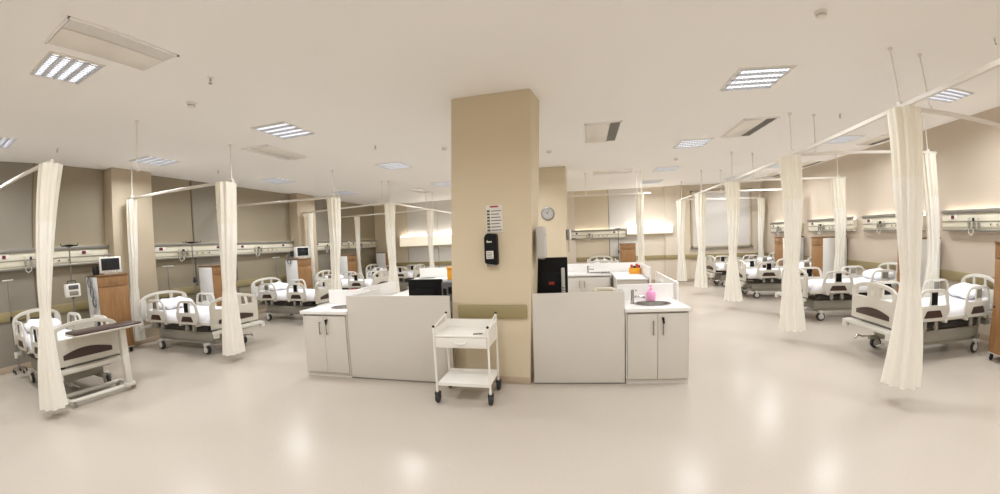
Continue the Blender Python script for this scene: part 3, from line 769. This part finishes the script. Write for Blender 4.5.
# things on the station
def computer(label, loc, rz, W, H, red=False):
    t = thing('computer_monitor', label, 'monitor', loc, rz)
    z = .1
    pl = rpoly([(-W/2, z), (W/2, z), (W/2, z+H), (-W/2, z+H)], .015, 3)
    plate(pl, [], .035, .006, XZ).build('casing', M['black'], t)
    m = MB(); m.box(-W*.3, W*.3, -.03, -.012, z+H*.25, z+H*.7, .008)
    m.build('back_bulge', M['black'], t)
    m = MB(); m.box(-W/2+.015, W/2-.015, .0175, .0185, z+.02, z+H-.02); m.build('screen', M['screen'], t)
    m = MB(); m.box(-.04, .04, -.02, .02, .015, z+.03, .006); m.lathe([(.13, 0), (.13, .012), (.05, .02)], 20); m.build('stand', M['black'], t)
    if red:
        m = MB()
        for k in range(4): m.box(-.034+.018*k, -.022+.018*k, -.032, -.03, z+H*.5, z+H*.5+.022, .001)
        m.box(-.036, .036, -.0315, -.03, z+H*.5-.012, z+H*.5-.006); m.build('red_mark', M['red'], t)
    return t
computer('black computer on the right counter showing its plain back with a red mark', (-.43, 4.75, .74), .06, .42, .67, True)
s = thing('telephone_handset', 'grey handset standing upright at the right edge of the black computer', 'telephone', (-.275, 4.66, .74), 0)
pl = rpoly([(-.022, 0), (.022, 0), (.022, .64), (-.022, .64)], .015, 4)
plate(pl, [], .03, .006, XZ).build('body', M['cover'], s)
m = MB()
for k in range(7): m.box(-.016, .016, -.018, -.014, .2+k*.03, .215+k*.03, .001)
m.build('keys', M['device_grey'], s)
computer('black monitor standing behind the left counter front', (-2.13, 4.6, .74), .03, .5, .43)
d = thing('label_printer', 'grey office device between the left monitor and the tan pillar', 'printer', (-1.76, 4.6, .74), .03)
m = MB(); m.box(-.08, .08, -.14, .14, 0, .5, .012); m.build('casing', M['device_grey'], d)
m = MB(); m.box(-.06, -.01, -.146, -.138, .33, .42, .003); m.box(.015, .065, -.146, -.138, .35, .44, .003); m.build('control_window', M['black'], d)
m = MB(); m.box(-.06, .06, -.15, -.138, .1, .25, .004); m.build('paper_slot', M['alu'], d)
d = thing('storage_box', 'orange-yellow box on the rear left desk at the edge of the tan pillar', 'box', (-3.1, 8.0, .9), .03)
m = MB(); m.box(0, .3, -.1, .1, 0, .27, .02); m.build('box_body', M['orange'], d)
m = MB(); m.box(-.01, .31, -.11, .11, .25, .3, .012); m.build('box_lid', M['orange'], d)
d = thing('paper_tray', 'flat red tray lying beyond the left front sink', 'tray', (-4.12, 5.72, .74), .1)
b = MB(); b.box(-.12, .13, -.09, .09, .1, .108, .002); 
pl = rpoly([(-.12, -.09), (.13, -.09), (.13, .09), (-.12, .09)], .02); il = rpoly([(-.11, -.08), (.12, -.08), (.12, .08), (-.11, .08)], .02)
b.merge(plate(pl, [il], .03, .002, Matrix.Translation((0, 0, .215))).bm)
b.box(-.12, .13, -.09, .09, .2, .206)
b.bm.free(); b = plate(pl, [il], .035, .002, Matrix.Translation((0, 0, .222))); b.box(-.115, .125, -.085, .085, .203, .21)
b.build('tray_body', M['red'], d)
m = MB()
for x in (-.1, .1): m.tube([(x, 0, 0), (x, 0, .2)], .008, 8)
m.box(-.12, .13, -.06, .06, 0, .012, .003); m.build('tray_stand', M['white'], d)
# right rear worktop objects
d = thing('supply_basket', 'orange basket of small packs on the rear right desk', 'basket', (1.12, 8.6, .9), .02)
m = MB()
ol = rpoly([(-.11, -.09), (.13, -.09), (.13, .09), (-.11, .09)], .02); il = rpoly([(-.1, -.08), (.12, -.08), (.12, .08), (-.1, .08)], .02)
b = plate(ol, [il], .13, .003, Matrix.Translation((0, 0, .066))); b.box(-.105, .125, -.085, .085, 0, .008); b.build('basket_body', M['orange'], d)
for x, mm_, h in ((-.06, 'redink', .2), (.0, 'black', .17), (.05, 'red', .22), (.1, 'redink', .19)):
    m = MB(); m.box(x-.022, x+.022, -.05, .05, .01, h, .006); m.build('pack', M[mm_], d)
d = thing('desk_phone', 'beige desk telephone behind the tall right counter front', 'telephone', (.24, 4.75, .74), .2)
b = bmesh.new()
m = MB(); m.box(-.11, .11, -.1, .1, .0, .3, .02); m.build('stand', M['beige_device'], d)
m = MB(); m.tube([(-.12, 0, .335), (-.1, 0, .35), (.1, 0, .35), (.12, 0, .335)], .022, 10); m.sphere((-.12, 0, .33), .032, (1, 1, .8)); m.sphere((.12, 0, .33), .032, (1, 1, .8)); m.build('handset', M['beige_device'], d)
m = MB(); m.cyl((0, -.1, .27), (0, -.115, .27), .03, 12); m.build('dial', M['black'], d)
d = thing('paper_cups', 'two white cups beside the beige desk telephone', 'cups', (.4, 4.77, .74), 0)
for x in (0, .05):
    m = MB(); m.lathe([(.018, 0), (.024, .34), (.022, .34), (.017, .01)], 14, (x, 0, 0)); m.build('cup', M['white'], d)
d = thing('soap_bottle', 'pink pump bottle beside the right front sink tap', 'bottle', (.83, 4.835, .915), ANG)
m = MB(); m.lathe([(.048, 0), (.058, .01), (.06, .09), (.045, .125), (.018, .135), (.018, .15)], 20); m.build('bottle', M['pink2'], d)
m = MB(); m.lathe([(.02, .15), (.02, .165), (.008, .168), (.008, .195)], 14); m.box(-.03, .012, -.008, .008, .19, .204, .004); m.build('pump_head', M['pink2'], d)
d = thing('instrument_tray', 'dark instrument tray on the rear sink worktop', 'tray', (.42, 8.6, .917), .02)
m = MB(); m.box(-.06, .16, -.06, .06, 0, .012, .004); m.build('tray_body', M['steel'], d)
for x in (-.02, .05, .11):
    m = MB(); m.tube([(x, -.04, .02), (x+.02, .04, .03)], .009, 8); m.build('instrument', M['tyre'], d)

# ------------------------------------------------------------------ pillar fittings
d = thing('soap_dispenser', 'black wall dispenser with white label on the front of the tan pillar', 'dispenser', (-1.07, 4.24, 1.47))
pl = rpoly([(-.075, .02), (.065, 0), (.075, .02), (.075, .36), (-.04, .37), (-.075, .33)], .025, 4)
plate(pl, [], .1, .012, Matrix.Translation((0, -.052, 0)) @ XZ).build('body', M['black'], d)
m = MB(); m.box(-.05, .035, -.106, -.1, .075, .165, .002); l = m.build('label', M['paper'], d)
m = MB()
for k in range(4): m.box(-.04, .025-.01*(k % 2), -.1075, -.1055, .09+.017*k, .096+.017*k)
m.build('label_print', M['ink'], l)
m = MB()
for x, w in ((-.04, .012), (-.024, .01), (-.009, .012), (.008, .01)): m.box(x, x+w, -.1045, -.1, .26, .285 if x < -.03 else .278)
m.build('logo_letters', M['paper'], d)
m = MB(); m.box(-.055, .055, -.09, -.01, -.012, .012, .006); m.build('drip_lip', M['alu'], d)
d = thing('hygiene_poster', 'white hand washing notice with printed rows above the black dispenser', 'poster', (-1.03, 4.236, 1.845))
m = MB(); m.box(-.1, .1, -.004, .002, 0, .33, .001); m.build('sheet', M['paper'], d)
m = MB()
for k in range(7): m.box(-.04, .085-.012*(k % 3), -.0055, -.003, .025+.038*k, .034+.038*k)
m.build('text_lines', M['ink'], d)
m = MB()
for k in range(7): m.box(-.09, -.055, -.0055, -.003, .018+.038*k, .042+.038*k, .001)
m.build('pictograms', M['teal'], d)
m = MB(); m.box(-.05, .05, -.0055, -.003, .3, .318); m.build('heading', M['redink'], d)
def towel_dispenser(label, loc, rz, h=.36):
    t = thing('towel_dispenser', label, 'dispenser', loc, rz)
    pl = rpoly([(-.14, 0), (.14, 0), (.14, h), (-.14, h)], .05, 5)
    plate(pl, [], .1, .025, Matrix.Translation((.05, 0, 0)) @ YZ).build('cover', M['cover'], t)
    m = MB(); m.box(.02, .08, -.1, .1, -.012, .01, .004); m.build('outlet_slot', M['device_grey'], t)
    m = MB(); m.box(.1, .103, -.02, .02, h*.7, h*.76, .001); m.build('lock_plate', M['alu'], t)
    return t
towel_dispenser('grey-white towel dispenser on the right side of the near tan pillar', (-.56, 4.45, 1.52), 0, .38)
t = thing('wall_telephone', 'small grey wall telephone with a cord on the right side of the far pillar', 'telephone', (-.43, 9.3, 1.55))
m = MB(); m.box(0, .07, -.09, .09, .15, .42, .015); m.build('base', M['alu'], t)
m = MB(); m.tube([(.09, -.04, .16), (.1, -.04, .2), (.1, -.04, .38), (.09, -.04, .42)], .022, 10); m.build('handset', M['white'], t)
m = MB(); m.tube([(.05+.012*math.cos(k*1.1), -.05+.012*math.sin(k*1.1), .15-.006*k) for k in range(50)], .005, 6); m.build('cord', M['alu'], t)
# clock
t = thing('wall_clock', 'round wall clock with grey rim on the far pillar', 'clock', (-.86, 9.1, 2.37))
R90 = Matrix.Rotation(PI/2, 4, 'X')
m = MB(); m.lathe([(.12, .0), (.16, .0), (.165, .015), (.16, .035), (.14, .04), (.135, .012), (.12, .012), (.12, 0)], 36, mtx=R90, caps=False); m.build('rim', M['alu'], t)
m = MB(); m.lathe([(.005, .015), (.136, .015), (.136, .02), (.005, .02)], 36, mtx=R90); m.build('dial', M['cover'], t)
for k in range(12):
    a = k*PI/6; m = MB(); m.box(-.004, .004, -.0235, -.02, .1, .122, mtx=Matrix.Rotation(a, 4, 'Y')); m.build('hour_mark', M['ink'], t)
m = MB(); m.box(-.006, .006, -.028, -.024, -.01, .065, mtx=Matrix.Rotation(-.9, 4, 'Y')); m.build('hour_hand', M['black'], t)
m = MB(); m.box(-.004, .004, -.032, -.029, -.015, .1, mtx=Matrix.Rotation(.35, 4, 'Y')); m.build('minute_hand', M['black'], t)
# wall outlet on the column by the nearest left bed
t = thing('wall_outlet', 'small beige outlet plate on the front left column', 'wall outlet', (-8.6, 4.72, 2.03))
m = MB(); m.box(0, .012, -.07, .07, -.07, .07, .004); m.build('plate', M['headwall'], t)
m = MB(); m.box(.012, .016, -.03, .03, -.03, .03, .002); m.build('rocker', M['white'], t)

# ------------------------------------------------------------------ trolley
def trolley():
    t = thing('instrument_trolley', 'white two-tier instrument trolley on black casters before the tan pillar', 'trolley', (-1.6, 3.59, 0), .03)
    W, D = .6, .42
    for x in (0, W):
        for y in (0, D):
            m = MB(); m.cyl((x, y, .12), (x, y, .86 if y == 0 else .93), .0125, 12); q = m.build('post', M['white_metal'], t)
            m = MB(); m.sphere((x, y, .86 if y == 0 else .93), .0155, seg=12); m.build('post_cap', M['black'], q)
            m = MB(); m.lathe([(.02, -.022), (.05, -.02), (.058, -.008), (.058, .008), (.05, .02), (.02, .022)], 20, mtx=Matrix.Translation((x, y+.012, .058)) @ Matrix.Rotation(PI/2, 4, 'Y'))
            m.box(x-.03, x+.03, y-.02, y+.045, .085, .125, .008); m.build('caster', M['tyre'], t)
    m = MB(); m.box(0, W, 0, D, .745, .765, .004); m.build('top_tray', M['white_metal'], t)
    m = MB(); m.box(-.006, .006, 0, D, .64, .83, .002, 1); m.build('side_panel', M['white_metal'], t)
    m = MB(); m.box(W-.006, W+.006, 0, D, .64, .83, .002, 1); m.build('side_panel', M['white_metal'], t)
    m = MB(); m.box(0, W, D-.008, D+.004, .64, .86, .002, 1); m.build('back_panel', M['white_metal'], t)
    for x in (0, W):
        m = MB(); m.tube([(x, 0, .85), (x, D, .92)], .009, 8); m.build('guard_rail', M['white_metal'], t)
    m = MB(); m.box(.015, W-.015, -.008, .01, .632, .742, .005); m.box(.02, W-.02, .01, D-.03, .64, .655); m.box(.02, .03, .01, D-.03, .64, .72); m.box(W-.03, W-.02, .01, D-.03, .64, .72); d = m.build('drawer', M['white_metal'], t)
    m = MB(); m.tube([(W/2-.06, -.008, .7), (W/2-.05, -.03, .688), (W/2, -.034, .68), (W/2+.05, -.03, .688), (W/2+.06, -.008, .7)], .0075, 8); m.build('drawer_handle', M['white'], d)
    m = MB(); m.box(0, W, 0, D, .2, .22, .004); m.box(0, W, -.003, .006, .2, .235); m.box(0, W, D-.006, D+.003, .2, .25); m.build('lower_shelf', M['white_metal'], t)
    return t
trolley()
d = thing('pen', 'small dark pen lying on the trolley top', 'pen', (-1.13, 3.68, .766), .3)
m = MB(); m.cyl((-.05, 0, .006), (.05, 0, .006), .006, 8); m.build('barrel', M['ink'], d)

# ------------------------------------------------------------------ ceiling fixtures
def make_light(label):
    t = thing('ceiling_light', label, 'ceiling light', (0, 0, ZC), group='louvred ceiling lights')
    s, w = .31, .022
    m = MB()
    for a in ((-s, s, -s, -s+w), (-s, s, s-w, s), (-s, -s+w, -s+w, s-w), (s-w, s, -s+w, s-w)): m.box(a[0], a[1], a[2], a[3], -.012, .004, .002, 1)
    m.build('frame', M['white_metal'], t)
    m = MB(); m.box(-s+w, s-w, -s+w, s-w, -.0035, -.0005); m.build('reflector', M['reflector'], t)
    for k in range(4):
        y = -.215+.1433*k
        m = MB(); m.box(-s+w+.03, s-w-.03, y-.034, y+.034, -.008, -.004, .001, 1); m.build('tube', M['tube'], t)
    m = MB()
    for k in range(5):
        y = -.2867+.1433*k; m.box(-s+w, s-w, y-.01, y+.01, -.022, -.004, .003, 1)
    for k in range(12):
        x = -.26+.52*k/11; m.box(x-.0025, x+.0025, -s+w, s-w, -.02, -.009)
    m.build('louvre', M['louvre'], t)
    ld = bpy.data.lights.new('lamp', 'AREA'); ld.shape = 'SQUARE'; ld.size = .5; ld.energy = LAMP; ld.color = (.965, 1, 1.05); ld.spread = math.radians(160)
    lo = bpy.data.objects.new('lamp', ld); C.objects.link(lo); lo.location = (0, 0, -.024); lo.parent = t
    return t
L0 = None
rows = {
 'over the left wall beds': [(-7.5, 1.65), (-7.5, 4.55), (-7.4, 7.4), (-7.35, 10.1)],
 'left of the tan pillar': [(-4.35, 1.6), (-4.2, 4.37), (-4.0, 7.3), (-4.0, 10.25), (-4.0, 13.0)],
 'right of the tan pillar': [(2.05, 4.6), (2.17, 7.65), (2.25, 10.4), (2.3, 12.7)],
 'between the two tan pillars': [(-1.25, 7.3), (-1.15, 10.5)],
 'above the right wall beds': [(5.08, 4.95), (5.15, 7.95), (5.15, 10.9), (5.0, 12.8)]}
ords = ['nearest', 'second', 'third', 'fourth', 'farthest']
for rn, ps in rows.items():
    for i, (x, y) in enumerate(ps):
        od = ords[i] if i < len(ps)-1 else 'farthest'
        l = '%s louvred ceiling light in the row %s' % (od, rn)
        if L0 is None: L0 = make_light(l); L0.location = (x, y, ZC)
        else: dup(L0, (x, y, ZC), 0, l)
for i, (x, y) in enumerate(((-7.4, -1.6), (-4.3, -1.6), (-1.1, -1.6), (2.0, -1.6), (5.0, -1.6), (5.0, 1.9), (2.0, 1.5), (-1.1, 1.3))):
    l = ['louvred ceiling light above the far left behind the camera', 'louvred ceiling light behind the camera on the left', 'louvred ceiling light directly behind the camera',
         'louvred ceiling light behind the camera on the right', 'louvred ceiling light above the far right behind the camera', 'louvred ceiling light over the right aisle before the picture edge',
         'louvred ceiling light just above the camera on the right', 'louvred ceiling light just above the camera on the left'][i]
    dup(L0, (x, y, ZC), 0, l)

def air_unit(label, x, y, rz=0, W=.55, L=1.05, dark=False):
    """long side along y; grille along +x side"""
    t = thing('air_vent', label, 'air vent', (x, y, ZC), rz, 'ceiling air vents')
    m = MB()
    w, l = W/2, L/2
    for a in ((-w, w, -l, -l+.025), (-w, w, l-.025, l), (-w, -w+.025, -l, l), (w-.025, w, -l, l)): m.box(*a, -.014, .002, .003, 1)
    m.build('frame', M['ceil'], t)
    m = MB(); m.box(-w+.03, w-.19, -l+.03, l-.03, -.022, .0, .008); m.build('cover_plate', M['plate'], t)
    m = MB(); m.box(w-.18, w-.03, -l+.03, l-.03, -.004, -.0005); m.build('slot_back', M['grille'] if dark else M['slot'], t)
    m = MB()
    n = 9
    for k in range(n):
        xx = w-.175+.14*k/(n-1); m.box(xx-.0035, xx+.0035, -l+.03, l-.03, -.013, -.0035)
    for yy in (-l+.032, l-.032): m.box(w-.18, w-.03, yy-.004, yy+.004, -.013, -.0035)
    m.build('louvre', M['alu'] if dark else M['ceil'], t)
    return t
air_unit('large ceiling air vent at upper left beside the nearest ceiling light', -3.62, 1.7, 0, .55, 1.08)
air_unit('ceiling air vent behind the second ceiling light left of the pillar', -5.3, 5.33, PI, .58, 1.02)
air_unit('square ceiling air vent with a dark grille right of the pillar', .37, 6.4, 0, .58, 1.15, True)
air_unit('ceiling air vent with a dark slot right of the nearest right ceiling light', 2.83, 6.78, 0, .55, 1.1, True)
air_unit('slot air vent over the right wall behind the large front curtain', 6.0, 8.05, 0, .5, .95, True)
air_unit('slot air vent over the right wall by the second aisle curtain', 6.05, 10.9, 0, .5, 1.0, True)
air_unit('farthest slot air vent over the right wall', 6.05, 12.65, 0, .5, .8, True)
air_unit('ceiling air vent seen edge-on right of the far pillar', .85, 10.4, PI/2, .5, 1.1)
air_unit('far ceiling air vent left of the tan pillar', -5.2, 11.1, PI, .5, 1.0)

def detector(label, x, y):
    t = thing('smoke_detector', label, 'smoke detector', (x, y, ZC), group='smoke detectors')
    m = MB(); m.lathe([(.055, 0), (.055, -.012), (.05, -.02), (.03, -.022)], 20); m.build('base', M['white'], t)
    m = MB(); m.lathe([(.034, -.02), (.042, -.026), (.042, -.044), (.034, -.055), (.012, -.06)], 20); m.build('sensor_head', M['white'], t)
    m = MB(); m.lathe([(.0405, -.031), (.0435, -.033), (.0435, -.037), (.0405, -.039)], 20); m.build('vent_ring', M['grille'], t)
    return t
for l, x, y in (('round smoke detector on the ceiling above the left counter', -4.31, 3.05), ('round smoke detector at the top right of the ceiling', 2.01, 3.18),
                ('smoke detector right of the near pillar top', -.62, 7.4), ('smoke detector at the left edge of the near pillar', -2.45, 6.37), ('smoke detector behind the right ceiling lights', 2.19, 9.06)):
    detector(l, x, y)
def sprinkler(label, x, y):
    t = thing('sprinkler_head', label, 'sprinkler', (x, y, ZC), group='sprinkler heads')
    m = MB(); m.lathe([(.032, 0), (.03, -.006), (.012, -.01)], 16); m.build('escutcheon', M['white'], t)
    m = MB(); m.cyl((0, 0, -.008), (0, 0, -.035), .008, 10); m.tube([(-.008, 0, -.03), (-.018, 0, -.045), (0, 0, -.06)], .003, 6); m.tube([(.008, 0, -.03), (.018, 0, -.045), (0, 0, -.06)], .003, 6); m.cyl((0, 0, -.06), (0, 0, -.064), .017, 12); m.build('nozzle', M['alu'], t)
    return t
for l, x, y in (('sprinkler head near the top left smoke detector', -3.53, 2.7), ('sprinkler head near the top right picture edge', 4.1, 2.91), ('sprinkler head above the nearest left curtain', -7.57, 2.83),
                ('sprinkler head left of the near pillar', -3.48, 5.69), ('sprinkler head above the second right curtain rail', 4.01, 6.19), ('sprinkler head over the second left curtain', -7.39, 5.79)):
    sprinkler(l, x, y)

# ------------------------------------------------------------------ world, camera, colour
w = bpy.data.worlds.new('ward_world'); bpy.context.scene.world = w; w.use_nodes = True
w.node_tree.nodes['Background'].inputs[0].default_value = (.6, .58, .55, 1); w.node_tree.nodes['Background'].inputs[1].default_value = .2

cd = bpy.data.cameras.new('camera'); cam = bpy.data.objects.new('camera', cd); C.objects.link(cam)
yaw, pitch, roll = .23336565, -.05458692, -.04077143
cy, sy, cp, sp, cr, sr_ = math.cos(yaw), math.sin(yaw), math.cos(pitch), math.sin(pitch), math.cos(roll), math.sin(roll)
fwd = Vector((-sy*cp, cy*cp, sp)); right = Vector((cy, sy, 0)); up = right.cross(fwd)
r2 = cr*right+sr_*up; u2 = -sr_*right+cr*up
mw = Matrix((r2, u2, -fwd)).transposed().to_4x4(); mw.translation = (0, 0, 1.75)
cam.matrix_world = mw
cd.type = 'PANO'; cd.panorama_type = 'FISHEYE_LENS_POLYNOMIAL'; cd.sensor_width = 36; cd.sensor_fit = 'HORIZONTAL'; cd.fisheye_fov = math.radians(179)
cd.fisheye_polynomial_k0 = 0
cd.fisheye_polynomial_k1, cd.fisheye_polynomial_k2, cd.fisheye_polynomial_k3, cd.fisheye_polynomial_k4 = -0.07389941536141448, -0.0010273299223558493, 0.0002471406253207037, -8.46899458546214e-06
cd.shift_x = (500-498.1616)/1000; cd.shift_y = (260.9646-247)/494
cd.clip_end = 100; cd.lens = 14
sc = bpy.context.scene; sc.camera = cam
sc.view_settings.view_transform = 'Standard'; sc.view_settings.look = 'None'; sc.view_settings.gamma = 1; sc.view_settings.use_curve_mapping = False
sc.view_settings.exposure = 0
sc.cycles.max_bounces = 8; sc.cycles.diffuse_bounces = 5
sc.cycles.use_denoising = True
